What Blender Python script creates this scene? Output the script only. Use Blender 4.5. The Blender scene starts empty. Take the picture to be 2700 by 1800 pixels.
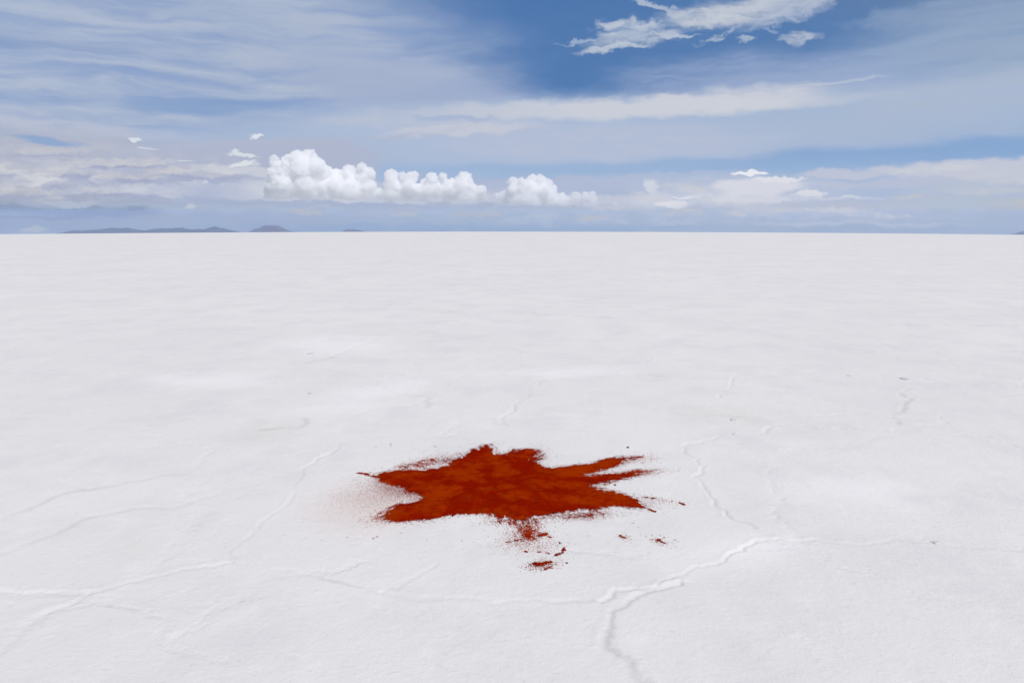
import bpy, math, random
import numpy as np
from mathutils import Matrix, Vector, Euler
R = math.radians
random.seed(7)
rng = np.random.default_rng(7)
sc = bpy.context.scene

# ------------------------------------------------------------------ camera
CAM_H, PITCH, ROLL = 1.6, 8.93, 0.03
F, W, H = 2100.0, 2700.0, 1800.0            # focal length and frame in photograph pixels
cam_d = bpy.data.cameras.new('camera')
cam_d.sensor_width = 36.0
cam_d.lens = 36.0*F/W
cam_d.clip_start, cam_d.clip_end = 0.05, 90000.0
cam = bpy.data.objects.new('camera', cam_d)
sc.collection.objects.link(cam)
cam.location = (0, 0, CAM_H)
cam.rotation_euler = (Euler((R(90-PITCH), 0, 0)).to_matrix() @ Matrix.Rotation(R(ROLL), 3, 'Z')).to_euler()
sc.camera = cam
CM = cam.rotation_euler.to_matrix()

def pdir(px, py):
    return (CM @ Vector(((px-W/2)/F, -(py-H/2)/F, -1.0))).normalized()
def gpt(px, py):
    d = pdir(px, py)
    t = -CAM_H/d.z
    return (d.x*t, d.y*t)

# ------------------------------------------------------------------ world, sun, exposure
SUN_EL, SUN_AZ = R(60), R(142)               # azimuth clockwise from +Y: the sun stands high behind the camera's right shoulder
SKY_STRENGTH = 0.1
def lin(c):
    return tuple(((v/255)/12.92 if v/255 <= 0.04045 else ((v/255+0.055)/1.055)**2.4) for v in c)

class NT:
    def __init__(s, tree): s.t = tree; s.n = tree.nodes; s.l = tree.links
    def put(s, sock, v):
        if v is None: return
        if isinstance(v, bpy.types.NodeSocket): s.l.new(v, sock)
        else: sock.default_value = v
    def math(s, op, a, b=None, c=None, clamp=False):
        n = s.n.new('ShaderNodeMath'); n.operation = op; n.use_clamp = clamp
        for i, v in enumerate((a, b, c)): s.put(n.inputs[i], v)
        return n.outputs[0]
    def vmath(s, op, a, b=None, scale=None):
        n = s.n.new('ShaderNodeVectorMath'); n.operation = op
        s.put(n.inputs[0], a); s.put(n.inputs[1], b)
        if scale is not None: s.put(n.inputs['Scale'], scale)
        return n
    def comb(s, x, y, z):
        n = s.n.new('ShaderNodeCombineXYZ')
        for i, v in enumerate((x, y, z)): s.put(n.inputs[i], v)
        return n.outputs[0]
    def noise(s, vec, scale, detail=4, rough=0.5, dist=0.0):
        n = s.n.new('ShaderNodeTexNoise'); s.put(n.inputs['Vector'], vec)
        n.inputs['Scale'].default_value = scale; n.inputs['Detail'].default_value = detail
        n.inputs['Roughness'].default_value = rough; n.inputs['Distortion'].default_value = dist
        return n
    def rng(s, v, a, b, c=0.0, d=1.0, kind='SMOOTHSTEP'):
        n = s.n.new('ShaderNodeMapRange'); n.interpolation_type = kind
        for k, x in zip(('Value', 'From Min', 'From Max', 'To Min', 'To Max'), (v, a, b, c, d)): s.put(n.inputs[k], x)
        return n.outputs[0]
    def mix(s, f, a, b):
        n = s.n.new('ShaderNodeMix'); n.data_type = 'RGBA'
        s.put(n.inputs[0], f)
        for i, v in ((6, a), (7, b)):
            if isinstance(v, tuple): v = (*v, 1.0) if len(v) == 3 else v
            s.put(n.inputs[i], v)
        return n.outputs[2]
    def mapping(s, v, loc, rot, scale):
        n = s.n.new('ShaderNodeMapping'); n.vector_type = 'TEXTURE'
        s.put(n.inputs[0], v); n.inputs[1].default_value = loc; n.inputs[2].default_value = rot; n.inputs[3].default_value = scale
        return n.outputs[0]

world = bpy.data.worlds.new("World"); sc.world = world
world.use_nodes = True
wt = NT(world.node_tree); wt.n.clear()
wout = wt.n.new('ShaderNodeOutputWorld'); wbg = wt.n.new('ShaderNodeBackground')
wbg.inputs['Strength'].default_value = SKY_STRENGTH
wt.l.new(wbg.outputs[0], wout.inputs[0])
gen = wt.n.new('ShaderNodeTexCoord').outputs['Generated']
dirn = wt.vmath('NORMALIZE', gen).outputs[0]
sep = wt.n.new('ShaderNodeSeparateXYZ'); wt.l.new(dirn, sep.inputs[0])
dx, dy, dz = sep.outputs
# clear sky
zz = wt.math('MAXIMUM', wt.math('ADD', dz, 0.03), 0.012)
sky = wt.n.new('ShaderNodeTexSky'); sky.sky_type = 'NISHITA'; sky.sun_disc = False
sky.sun_elevation = SUN_EL; sky.sun_rotation = SUN_AZ; sky.altitude = 3600
sky.air_density = 1.0; sky.dust_density = 0.3; sky.ozone_density = 2.0
wt.l.new(wt.comb(dx, dy, zz), sky.inputs[0])
gam = wt.n.new('ShaderNodeHueSaturation'); gam.inputs['Saturation'].default_value = 1.0; gam.inputs['Value'].default_value = 1.0
wt.l.new(sky.outputs[0], gam.inputs['Color'])
col = gam.outputs[0]
# clouds of the far sky, laid out by compass direction and elevation (degrees)
az = wt.math('MULTIPLY', wt.math('ARCTAN2', dx, dy), 180/math.pi)
el = wt.math('MULTIPLY', wt.math('ARCSINE', dz), 180/math.pi)
ae = wt.comb(az, el, 0.0)
def warp(freq, ampx, ampy, detail, stretch):
    v = wt.vmath('MULTIPLY', ae, (freq/stretch, freq, 1.0)).outputs[0]
    n = wt.noise(v, 1.0, detail, 0.55).outputs['Color']
    o = wt.vmath('SUBTRACT', n, (0.5, 0.5, 0.5)).outputs[0]
    return wt.vmath('ADD', ae, wt.vmath('MULTIPLY', o, (ampx, ampy, 0.0)).outputs[0]).outputs[0]
V = {'soft': warp(0.35, 9.0, 2.2, 4, 3.0),
     'fibre': warp(0.9, 3.0, 0.5, 7, 5.0),
     'rag':  warp(1.1, 3.2, 1.3, 6, 2.2),
     'shred': warp(1.3, 2.4, 1.5, 8, 1.5),
     'crisp': warp(2.6, 1.0, 0.8, 6, 1.4),
     'puff': warp(1.6, 1.5, 0.9, 6, 1.3)}
st_v = wt.vmath('MULTIPLY', V['soft'], (0.10, 0.95, 1.0)).outputs[0]
n_streak = wt.rng(wt.noise(st_v, 1.0, 7, 0.58, 0.1).outputs[0], 0.30, 0.72)
fs_v = wt.vmath('MULTIPLY', V['rag'], (0.30, 2.1, 1.0)).outputs[0]
n_fine = wt.rng(wt.noise(fs_v, 1.0, 6, 0.6).outputs[0], 0.34, 0.66)
pf_v = wt.vmath('MULTIPLY', V['puff'], (0.55, 1.5, 1.0)).outputs[0]
n_puff = wt.rng(wt.noise(pf_v, 1.0, 6, 0.6).outputs[0], 0.42, 0.62)
cu_v = wt.vmath('MULTIPLY', V['shred'], (1.1, 2.2, 1.0)).outputs[0]
n_curd = wt.rng(wt.noise(cu_v, 1.0, 6, 0.62).outputs[0], 0.36, 0.60)
MOD = {'curd': n_curd, 'streak': n_streak, 'fine': n_fine, 'puff': n_puff}
def ldir(px, py):
    d = pdir(px, py)
    return math.degrees(math.atan2(d.x, d.y)), math.degrees(math.asin(d.z))
def chain(v):
    """hangs each stroke on the one before it, so that the shader is evaluated stroke by stroke"""
    m = wt.n.new('ShaderNodeMix'); m.data_type = 'VECTOR'; m.clamp_factor = True
    wt.put(m.inputs[0], wt.math('GREATER_THAN', wt.vmath('DOT_PRODUCT', col, (1.0, 1.0, 1.0)).outputs['Value'], 1e6))
    wt.put(m.inputs[4], v)
    return m.outputs[1]
HAZE_D, HAZE_TOP = 7.5e-5, 60.0
def stroke(px, py, rx, ry, rot, c, a, soft=0.6, v='soft', mod=None, keep=0.0):
    """one soft elliptical cloud body; px.. in photograph pixels, c in sRGB"""
    global col
    px, py, rx, ry = (q*2700/2352 for q in (px, py, rx, ry))
    A, E = ldir(px, py)
    A2, E2 = ldir(px+10, py); A3, E3 = ldir(px, py-10)
    kx = abs(A2-A)/10; ky = abs(E3-E)/10
    tilt = math.atan2(E2-E, A2-A)
    p = wt.mapping(chain(V[v]), (A, E, 0), (0, 0, R(rot)+tilt), (rx*kx, ry*ky, 1))
    d = wt.vmath('LENGTH', p).outputs['Value']
    f = wt.rng(d, 1.0+soft/2, 1.0-soft/2, 0.0, a)
    if mod: 
        f = wt.math('MULTIPLY', f, wt.math('MULTIPLY_ADD', MOD[mod], 1.0-keep, keep))
    T = math.exp(-HAZE_D*min(11000.0, (HAZE_TOP-CAM_H)/math.tan(R(max(E, .02)))))      # the air in front of it, built below
    col = wt.mix(f, col, tuple(max(.03, (x-(1-T)*h_)/T)/SKY_STRENGTH for x, h_ in zip(lin(c), (.43, .55, .82))))

# general thin cirrus over the whole dome (also what lights the salt from behind the camera)
plane = wt.vmath('MULTIPLY', ae, (0.03, 0.07, 1.0)).outputs[0]
gen_c = wt.rng(wt.noise(plane, 1.0, 6, 0.6, 0.6).outputs[0], 0.35, 0.75, 0.0, 0.55)
outside = wt.rng(wt.math('ABSOLUTE', az), 33, 45)
up = wt.rng(el, 17, 26)
col = wt.mix(wt.math('MULTIPLY', gen_c, wt.math('MAXIMUM', outside, up)), col, tuple(x/SKY_STRENGTH for x in lin((190, 198, 212))))
#      x    y    rx   ry  rot  colour        alpha soft warp mod keep
STROKES = [
 (1350,  80, 520, 230,  -8, (72,117,174), .82, 1.1, 'soft', None, 0),
 (1750, 100, 420, 120,   0, (88,126,176), .75, 1.1, 'soft', None, 0),
 (1176, 400, 2600, 70,   0, (158,180,214), .75, 1.2, 'soft', None, 0),
 (1176, 480, 2600, 30,   0, (172,188,212), .97, .9, 'rag', None, 0),
 (1176, 518, 2600, 26,   0, (166,184,209), .97, .7, 'rag', None, 0),
 # cirrus veil, upper left
 (300,  120, 900, 250,  -4, (140,162,202), .92, .6, 'soft', None, 0),
 (300,  120, 860, 240,  -6, (182,193,211), .90, .6, 'soft', 'streak', .05),
 (640,   90, 430, 110, -14, (172,183,205), .45, .9, 'soft', 'streak', .2),
 (1000, 215, 300,  70, -12, (165,178,206), .75, 1., 'soft', None, 0),
 (60,   275, 520,  26,  -9, (190,195,212), .80, .9, 'soft', 'fine', .5),
 (470,  238, 190,  20,  -3, (128,157,200), .75, 1., 'soft', None, 0),
 (90,   105, 220,  14,  -5, (134,156,194), .45, 1., 'soft', None, 0),
 # veil, centre and right
 (1480, 300, 1020, 92,  3, (172,188,214), .96, .6, 'soft', None, 0),
 (2150, 200, 560, 150,  10, (164,182,209), .92, .8, 'soft', 'streak', .5),
 (2330, 70,  330,  90,  8, (146,166,194), .75, 1., 'soft', 'streak', .4),
 (1760, 175, 330,  55,   2, (150,168,203), .80, 1., 'soft', 'fine', .6),
 (1250, 60,  420,  70,  -6, (92,128,180), .35, 1.2, 'soft', 'streak', .1),
 (2230, 215, 330, 60,  14, (178,188,206), .60, 1., 'soft', 'streak', .3),
 (1400, 325, 420, 42,  1, (188,194,214), .65, .9, 'soft', 'fine', .5),
 # the long white band
 (1470, 248, 430,  23,  2, (203,207,217), .92, .8, 'rag', None, 0),
 (1690, 226, 190,  26,  6, (205,208,218), .92, .8, 'rag', 'fine', .6),
 (1000, 270, 260,  24,  2, (190,196,212), .75, .8, 'rag', 'fine', .5),
 (1060, 300, 170,  12,  3, (198,202,214), .80, .8, 'rag', None, 0),
 (1890, 190, 130,   4,  6, (186,196,214), .70, .9, 'rag', None, 0),
 (1045, 273, 90,    8,  0, (165,180,210), .70, .9, 'rag', None, 0),
 # blue gap above the low clouds
 (2180, 352, 640,  25,   3.4, (135,167,209), .85, 1.0, 'soft', None, 0),
 (1480, 388, 560,  17,   1, (150,178,213), .65, 1.2, 'soft', None, 0),
 # ragged patches high on the right
 (1440,  78,  85,  15,  10, (188,198,214), .92, 1., 'shred', 'fine', .45),
 (1410, 108,  82,   8,   7, (190,200,214), .85, 1.0, 'shred', None, 0),
 (1480,  85,  80,  12,   4, (194,202,215), .85, 1.0, 'rag', 'fine', .35),
 (1405,  55,  38,  13,   4, (192,201,214), .92, .8, 'shred', 'fine', .45),
 (1465,  58,  30,  14, -10, (184,195,212), .85, .9, 'shred', 'curd', .3),
 (1545,  80,  55,   5,   2, (184,196,213), .85, .8, 'shred', None, 0),
 (1330,  93,  42,   4,  12, (165,183,210), .75, .9, 'shred', None, 0),
 (1500,  12,  70,   8, -16, (176,188,208), .85, .9, 'shred', None, 0),
 (1600,  42,  60,  18,   0, (184,194,210), .85, .9, 'shred', 'fine', .45),
 (1700,  30, 150,  30,   6, (194,201,213), .92, 1.0, 'rag', 'fine', .35),
 (1640,  45,  70,  18,   2, (196,203,214), .70, 1.0, 'shred', 'curd', 0),
 (1760,  10, 120,  18,   6, (190,198,211), .90, .8, 'rag', 'fine', .35),
 (1850,  10,  80,  18,  12, (176,187,207), .90, .9, 'shred', 'curd', .4),
 (1800,  45,  80,  10,  14, (170,184,208), .80, 1., 'shred', 'curd', .4),
 (1655,  80,  55,   6,  24, (182,194,212), .70, 1.0, 'shred', 'curd', 0),
 (1712,  90,  18,   7,   5, (170,185,208), .80, 1., 'shred', None, 0),
 (1832,  90,  40,  12,   8, (180,190,208), .92, .9, 'shred', 'curd', .45),
 (1780,  72,  22,   6,   0, (150,172,205), .60, 1., 'shred', None, 0),
 (2150,  30, 200,  22,   8, (150,168,198), .60, 1., 'shred', 'streak', .3),
 # grey sheet low on the left
 (60,   420, 660, 118,  -3, (177,184,203), .98, .35, 'rag', None, 0),
 (560,  375, 330,  58,   2, (175,183,205), .92, .5, 'rag', None, 0),
 (100,  370, 420,  40,  -3, (196,198,212), .60, .9, 'rag', 'puff', .1),
 (330,  400, 320,  34,   1, (194,196,210), .60, .9, 'puff', 'puff', .0),
 (330,  410, 260,  10,   0, (158,166,196), .55, 1., 'rag', None, 0),
(89, 431, 71, 7, 0, (160,168,196), .60, 1., 'puff', None, 0),
 (24, 404, 57, 5, 0, (160,168,196), .60, 1., 'puff', None, 0),
 (154, 404, 80, 4, 0, (160,168,196), .60, 1., 'puff', None, 0),
 (239, 425, 34, 4, 0, (160,168,196), .60, 1., 'puff', None, 0),
 (294, 447, 97, 5, 0, (160,168,196), .60, 1., 'puff', None, 0),
 (204, 449, 69, 4, 0, (160,168,196), .60, 1., 'puff', None, 0),
 (349, 452, 59, 4, 0, (160,168,196), .60, 1., 'puff', None, 0),
 (404, 458, 46, 3, 0, (160,168,196), .60, 1., 'puff', None, 0),
 (434, 435, 41, 3, 0, (160,168,196), .60, 1., 'puff', None, 0),
 (466, 434, 23, 4, 0, (160,168,196), .60, 1., 'puff', None, 0),
 (474, 455, 92, 6, 0, (160,168,196), .60, 1., 'puff', None, 0),
 (539, 440, 39, 4, 0, (160,168,196), .60, 1., 'puff', None, 0),
 (509, 444, 46, 3, 0, (160,168,196), .60, 1., 'puff', None, 0),
 (584, 455, 57, 5, 0, (160,168,196), .60, 1., 'puff', None, 0),
 (564, 464, 69, 4, 0, (160,168,196), .60, 1., 'puff', None, 0),
 (64, 453, 103, 4, 0, (160,168,196), .60, 1., 'puff', None, 0),
 (134, 470, 51, 3, 0, (160,168,196), .60, 1., 'puff', None, 0),
 (194, 481, 69, 3, 0, (160,168,196), .60, 1., 'puff', None, 0),
 (244, 384, 80, 4, 0, (160,168,196), .60, 1., 'puff', None, 0),
 (324, 384, 103, 4, 0, (160,168,196), .60, 1., 'puff', None, 0),
 (104, 356, 80, 3, 0, (160,168,196), .60, 1., 'puff', None, 0),
 (384, 403, 57, 3, 0, (160,168,196), .60, 1., 'puff', None, 0),
 (14, 438, 34, 4, 0, (160,168,196), .60, 1., 'puff', None, 0),
 (304, 415, 92, 3, 0, (160,168,196), .60, 1., 'puff', None, 0),
 (484, 408, 69, 4, 0, (160,168,196), .60, 1., 'puff', None, 0),
 (85, 412, 62, 16, 0, (212,213,219), .92, .7, 'crisp', 'puff', .35),
 (20, 388, 50, 13, 0, (205,206,212), .92, .7, 'crisp', 'puff', .35),
 (150, 392, 70, 9, 0, (203,204,210), .92, .7, 'crisp', 'puff', .35),
 (235, 413, 30, 9, 0, (214,215,221), .92, .7, 'crisp', 'puff', .35),
 (290, 432, 85, 12, 0, (208,209,215), .92, .7, 'crisp', 'puff', .35),
 (200, 437, 60, 9, 0, (205,206,212), .92, .7, 'crisp', 'puff', .35),
 (345, 438, 52, 11, 0, (218,219,225), .92, .7, 'crisp', 'puff', .35),
 (400, 447, 40, 8, 0, (208,209,215), .92, .7, 'crisp', 'puff', .35),
 (430, 425, 36, 7, 0, (208,209,215), .92, .7, 'crisp', 'puff', .35),
 (462, 422, 20, 9, 0, (228,229,232), .92, .7, 'crisp', 'puff', .35),
 (470, 438, 80, 14, 0, (212,213,219), .92, .7, 'crisp', 'puff', .35),
 (535, 428, 34, 9, 0, (222,223,229), .92, .7, 'crisp', 'puff', .35),
 (505, 433, 40, 8, 0, (216,217,223), .92, .7, 'crisp', 'puff', .35),
 (580, 440, 50, 12, 0, (208,209,215), .92, .7, 'crisp', 'puff', .35),
 (560, 452, 60, 9, 0, (206,207,213), .92, .7, 'crisp', 'puff', .35),
 (60, 440, 90, 10, 0, (196,197,203), .92, .7, 'crisp', 'puff', .35),
 (130, 459, 45, 8, 0, (200,201,207), .92, .7, 'crisp', 'puff', .35),
 (190, 470, 60, 8, 0, (194,195,201), .92, .7, 'crisp', 'puff', .35),
 (240, 372, 70, 9, 0, (200,201,207), .92, .7, 'crisp', 'puff', .35),
 (320, 372, 90, 9, 0, (202,203,209), .92, .7, 'crisp', 'puff', .35),
 (100, 345, 70, 8, 0, (196,197,203), .92, .7, 'crisp', 'puff', .35),
 (380, 392, 50, 8, 0, (200,201,207), .92, .7, 'crisp', 'puff', .35),
 (10, 425, 30, 10, 0, (206,207,213), .92, .7, 'crisp', 'puff', .35),
 (300, 405, 80, 7, 0, (198,199,205), .92, .7, 'crisp', 'puff', .35),
 (480, 395, 60, 10, 0, (205,206,212), .92, .7, 'crisp', 'puff', .35),
 (555,  392,  85,  11,  -6, (206,209,219), .80, .7, 'rag', None, 0),
 (560,  355,  32,   6,  -10, (214,221,229), .95, .6, 'puff', None, 0),
 (562,  377,  32,   6,   8, (220,225,230), .95, .6, 'puff', None, 0),
 (308,  320,  17,   4.5,-4, (216,222,228), .95, .5, 'puff', None, 0),
 (590,  315,  18,   5,   0, (222,228,236), .95, .5, 'puff', None, 0),
 (347,  343,  22,   3,   3, (210,215,226), .85, .7, 'rag', None, 0),
 (430,  366,  22,   2.5, 6, (208,214,224), .85, .7, 'rag', None, 0),
 (110,  315, 110,   6,  -6, (128,163,207), .70, 1.0, 'soft', None, 0),
 (700,  330, 320,   8,   4, (178,185,206), .50, .9, 'soft', None, 0),
 # far band under the clouds
 (300,  478, 700,  22,   0, (166,178,203), .90, .8, 'rag', None, 0),
 (300,  514, 700,  22,   0, (160,176,203), .95, .6, 'rag', None, 0),
 (1250, 480, 900,  22,   0, (176,190,212), .80, .8, 'rag', None, 0),
 (1250, 514, 900,  24,   0, (168,186,210), .92, .6, 'rag', None, 0),
 (2150, 476, 560,  26,   1, (182,194,213), .80, .8, 'rag', None, 0),
 (2150, 512, 560,  26,   1, (174,188,210), .90, .7, 'rag', None, 0),
 (110,  480, 260,  11,  -1, (142,162,192), .70, .8, 'rag', None, 0),
 (270,  492, 120,   7,   0, (140,158,196), .50, .9, 'rag', None, 0),
 (160,  468, 70,    9,   2, (184,192,208), .85, .8, 'puff', None, 0),
 (90,   500, 110,   5,   0, (148,162,196), .60, .9, 'rag', None, 0),
 (75,   525, 30,    5,   5, (186,196,208), .75, .7, 'puff', None, 0),
 (438,  472,  14,   8,  20, (200,206,214), .80, .7, 'puff', None, 0),
 (390,  505,  60,  12,   0, (174,184,204), .55, .9, 'puff', None, 0),
 (620,  505, 140,  20,   0, (166,179,205), .60, .9, 'rag', None, 0),
 (850,  522, 330,  11,   0, (152,174,207), .75, .9, 'rag', None, 0),
 (1300, 524, 330,   9,   0, (158,179,210), .65, .9, 'rag', None, 0),
 (1000, 468, 560,   6,   0, (162,176,204), .70, .8, 'rag', None, 0),
 (880,  489,  90,   9,   3, (184,190,212), .70, .8, 'puff', 'puff', .5),
 (1400, 468, 240,   9,   0, (182,188,210), .75, .8, 'rag', None, 0),
 (1500, 500, 200,  14,   0, (184,192,215), .65, .9, 'puff', 'puff', .4),
 (1240, 494,  34,   6,   6, (186,198,216), .80, .8, 'puff', None, 0),
 (1000, 440, 620,  34,   0, (172,184,211), .85, .8, 'rag', None, 0),
 (720, 440, 170,  34,   0, (204,208,219), .90, .7, 'rag', None, 0),
 (990, 452, 150,  24,   0, (200,204,218), .88, .7, 'rag', None, 0),
 (1225, 454, 120,  20,   0, (198,203,218), .85, .7, 'rag', None, 0),
 (1400, 462, 110,  15,   0, (196,202,217), .85, .7, 'puff', None, 0),
 (800, 470, 260,   6,   0, (166,180,206), .80, .8, 'rag', None, 0),
 (1120, 474, 300,   4,   0, (172,184,208), .75, .8, 'rag', None, 0),
 (800, 505, 520,  24,   0, (168,184,211), .60, .9, 'rag', 'puff', .3),
 (1400, 498, 420,  20,   0, (186,197,218), .60, .9, 'puff', 'puff', .1),
 # low clouds on the right
 (2100, 425, 700,  38,   2, (174,188,214), .85, .6, 'rag', None, 0),
 (1330, 424, 260,  22,   1, (178,188,213), .75, .7, 'rag', None, 0),
 (1520, 408, 220,  10,   3, (178,190,214), .80, .8, 'rag', 'fine', .6),
 (2260, 392, 240,  24,   1, (196,200,215), .97, .6, 'rag', None, 0),
 (1990, 396, 170,   9,   2, (192,197,215), .92, .7, 'rag', None, 0),
 (2060, 422, 260,   9,   1, (186,193,214), .80, .8, 'rag', None, 0),
 (2300, 430, 200,  18,   2, (184,194,211), .85, .8, 'rag', None, 0),
 (1700, 440, 240,  34,   0, (190,198,218), .85, .6, 'puff', 'puff', .6),
 (1740, 430, 100,  22,   0, (214,216,227), .95, .5, 'rag', None, 0),
 (1790, 413,  55,   7,   0, (222,224,232), .95, .5, 'puff', None, 0),
 (1720, 399,  38,   5,   2, (232,234,240), .98, .5, 'puff', None, 0),
 (1857, 445,  35,   8,   0, (216,219,228), .95, .5, 'puff', None, 0),
 (1955, 453,  22,   3,   0, (212,219,230), .90, .6, 'puff', None, 0),
 (1860, 455, 180,   5,   0, (198,204,220), .80, .8, 'rag', None, 0),
 (1575, 452,  30,   2.5, 0, (232,235,240), .90, .6, 'rag', None, 0),
 (1495, 428,  14,  17,  20, (208,213,225), .92, .7, 'puff', None, 0),
 (1500, 462,  42,  20,   0, (202,207,222), .85, .8, 'puff', None, 0),
 (1545, 470,  36,   9,  -5, (222,223,231), .90, .7, 'puff', None, 0),
 (1640, 462, 110,  14,  -3, (206,211,224), .80, .7, 'puff', 'puff', .5),
 (1720, 472, 90,   12,  -8, (206,209,220), .80, .7, 'puff', 'puff', .5),
 (1850, 478, 260,  16,   0, (186,192,213), .70, .8, 'puff', 'puff', .3),
 (2000, 493, 240,  13,   0, (190,197,215), .75, .8, 'puff', 'puff', .2),
 (1950, 513, 240,   4,   0, (188,198,216), .75, .8, 'rag', None, 0),
 (2000, 526, 320,   6,   0, (164,182,209), .70, .9, 'rag', None, 0),
 (1640, 455, 60, 12, 0, (210,214,223), .85, .8, 'crisp', 'puff', .35),
 (1690, 442, 70, 14, 0, (214,218,227), .85, .8, 'crisp', 'puff', .35),
 (1600, 435, 55, 9, 0, (202,206,215), .85, .8, 'crisp', 'puff', .35),
 (1560, 425, 45, 7, 0, (198,202,211), .85, .8, 'crisp', 'puff', .35),
 (1750, 458, 70, 9, 0, (210,214,223), .85, .8, 'crisp', 'puff', .35),
 (1480, 455, 45, 12, 0, (204,208,217), .85, .8, 'crisp', 'puff', .35),
 (1420, 478, 60, 6, 0, (198,202,211), .85, .8, 'crisp', 'puff', .35),
 (1810, 485, 50, 7, 0, (202,206,215), .85, .8, 'crisp', 'puff', .35),
 (1900, 482, 55, 7, 0, (204,208,217), .85, .8, 'crisp', 'puff', .35),
 (1980, 490, 45, 6, 0, (208,212,221), .85, .8, 'crisp', 'puff', .35),
 (2050, 497, 40, 5, 0, (204,208,217), .85, .8, 'crisp', 'puff', .35),
 (1730, 488, 60, 8, 0, (200,204,213), .85, .8, 'crisp', 'puff', .35),
 (1570, 488, 50, 7, 0, (196,200,209), .85, .8, 'crisp', 'puff', .35),
 (2250, 440, 90, 9, 0, (196,200,209), .85, .8, 'crisp', 'puff', .35),
 (2120, 455, 80, 6, 0, (192,196,205), .85, .8, 'crisp', 'puff', .35),
 (2300, 410, 80, 12, 0, (202,206,215), .85, .8, 'crisp', 'puff', .35),
 (2180, 385, 70, 8, 0, (204,208,217), .85, .8, 'crisp', 'puff', .35),
 (2080, 393, 60, 6, 0, (202,206,215), .85, .8, 'crisp', 'puff', .35),
 (2330, 470, 60, 10, 0, (188,192,201), .85, .8, 'crisp', 'puff', .35),
 (1290, 468, 40, 5, 0, (196,200,209), .85, .8, 'crisp', 'puff', .35),
 (1350, 500, 40, 6, 0, (190,194,203), .85, .8, 'crisp', 'puff', .35),
 (1100, 492, 60, 6, 0, (188,192,201), .85, .8, 'crisp', 'puff', .35),
 (700, 488, 50, 6, 0, (188,192,201), .85, .8, 'crisp', 'puff', .35),
 (930, 492, 30, 5, 0, (194,198,207), .85, .8, 'crisp', 'puff', .35),
]
for s_ in STROKES: stroke(*s_)
# what the dome shows below the land: sunlit salt
col = wt.mix(wt.rng(el, -1.6, -4.0), col, tuple(x/SKY_STRENGTH for x in (0.5, 0.5, 0.52)))
wt.l.new(col, wbg.inputs['Color'])
world.cycles.sampling_method = 'MANUAL'; world.cycles.sample_map_resolution = 512

sun_d = bpy.data.lights.new('sun', 'SUN'); sun_d.energy = 3.05; sun_d.angle = R(0.5); sun_d.color = (1.0, 0.945, 0.875)
sun = bpy.data.objects.new('sun', sun_d); sc.collection.objects.link(sun)
to_sun = Vector((math.sin(SUN_AZ)*math.cos(SUN_EL), math.cos(SUN_AZ)*math.cos(SUN_EL), math.sin(SUN_EL)))
sun.rotation_euler = to_sun.to_track_quat('Z', 'Y').to_euler()
sun.location = to_sun*50
vs = sc.view_settings
vs.view_transform = 'Standard'; vs.look = 'None'; vs.exposure = 0.0; vs.gamma = 1.0; vs.use_curve_mapping = False
sc.cycles.max_bounces = 64; sc.cycles.diffuse_bounces = 3; sc.cycles.volume_bounces = 64
sc.cycles.transparent_max_bounces = 16

# ------------------------------------------------------------------ helpers
def tag(o, label=None, cat=None, group=None, kind=None):
    for k, v in (('label', label), ('category', cat), ('group', group), ('kind', kind)):
        if v: o[k] = v
    return o
def mesh_obj(name, verts, faces, mat, parent=None, smooth=False):
    me = bpy.data.meshes.new(name)
    verts = np.asarray(verts, np.float32); faces = np.asarray(faces, np.int32)
    n = faces.shape[1]
    me.vertices.add(len(verts)); me.vertices.foreach_set('co', verts.ravel())
    me.loops.add(faces.size); me.loops.foreach_set('vertex_index', faces.ravel())
    me.polygons.add(len(faces))
    me.polygons.foreach_set('loop_start', np.arange(0, faces.size, n, dtype=np.int32))
    me.polygons.foreach_set('loop_total', np.full(len(faces), n, np.int32))
    me.update(calc_edges=True); me.validate()
    if smooth: me.polygons.foreach_set('use_smooth', np.ones(len(me.polygons), bool))
    me.materials.append(mat)
    o = bpy.data.objects.new(name, me); sc.collection.objects.link(o)
    if parent: o.parent = parent
    return o
def material(name):
    m = bpy.data.materials.new(name); m.use_nodes = True
    t = NT(m.node_tree); t.n.clear()
    out = t.n.new('ShaderNodeOutputMaterial')
    b = t.n.new('ShaderNodeBsdfPrincipled'); t.l.new(b.outputs[0], out.inputs[0])
    b.inputs['Roughness'].default_value = 0.9
    return m, t, b, out
def hash2(i, j, seed):
    h = (i.astype(np.int64)*374761393 + j.astype(np.int64)*668265263 + seed*974634777) & 0xffffffff
    h = ((h ^ (h >> 13))*1274126177) & 0xffffffff
    h = (h ^ (h >> 16)) & 0xffffffff
    return h/4294967295.0
def vnoise(x, y, seed=0):
    i, j = np.floor(x), np.floor(y); fx, fy = x-i, y-j
    fx = fx*fx*(3-2*fx); fy = fy*fy*(3-2*fy)
    i = i.astype(np.int64); j = j.astype(np.int64)
    a, b = hash2(i, j, seed), hash2(i+1, j, seed); c, d = hash2(i, j+1, seed), hash2(i+1, j+1, seed)
    return (a*(1-fx)+b*fx)*(1-fy) + (c*(1-fx)+d*fx)*fy - 0.5
def fbm(x, y, oct=4, seed=0, gain=0.5):
    s, a = 0, 1.0
    for k in range(oct):
        s = s + a*vnoise(x*2**k+13.7*k, y*2**k-7.1*k, seed+k); a *= gain
    return s

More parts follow.
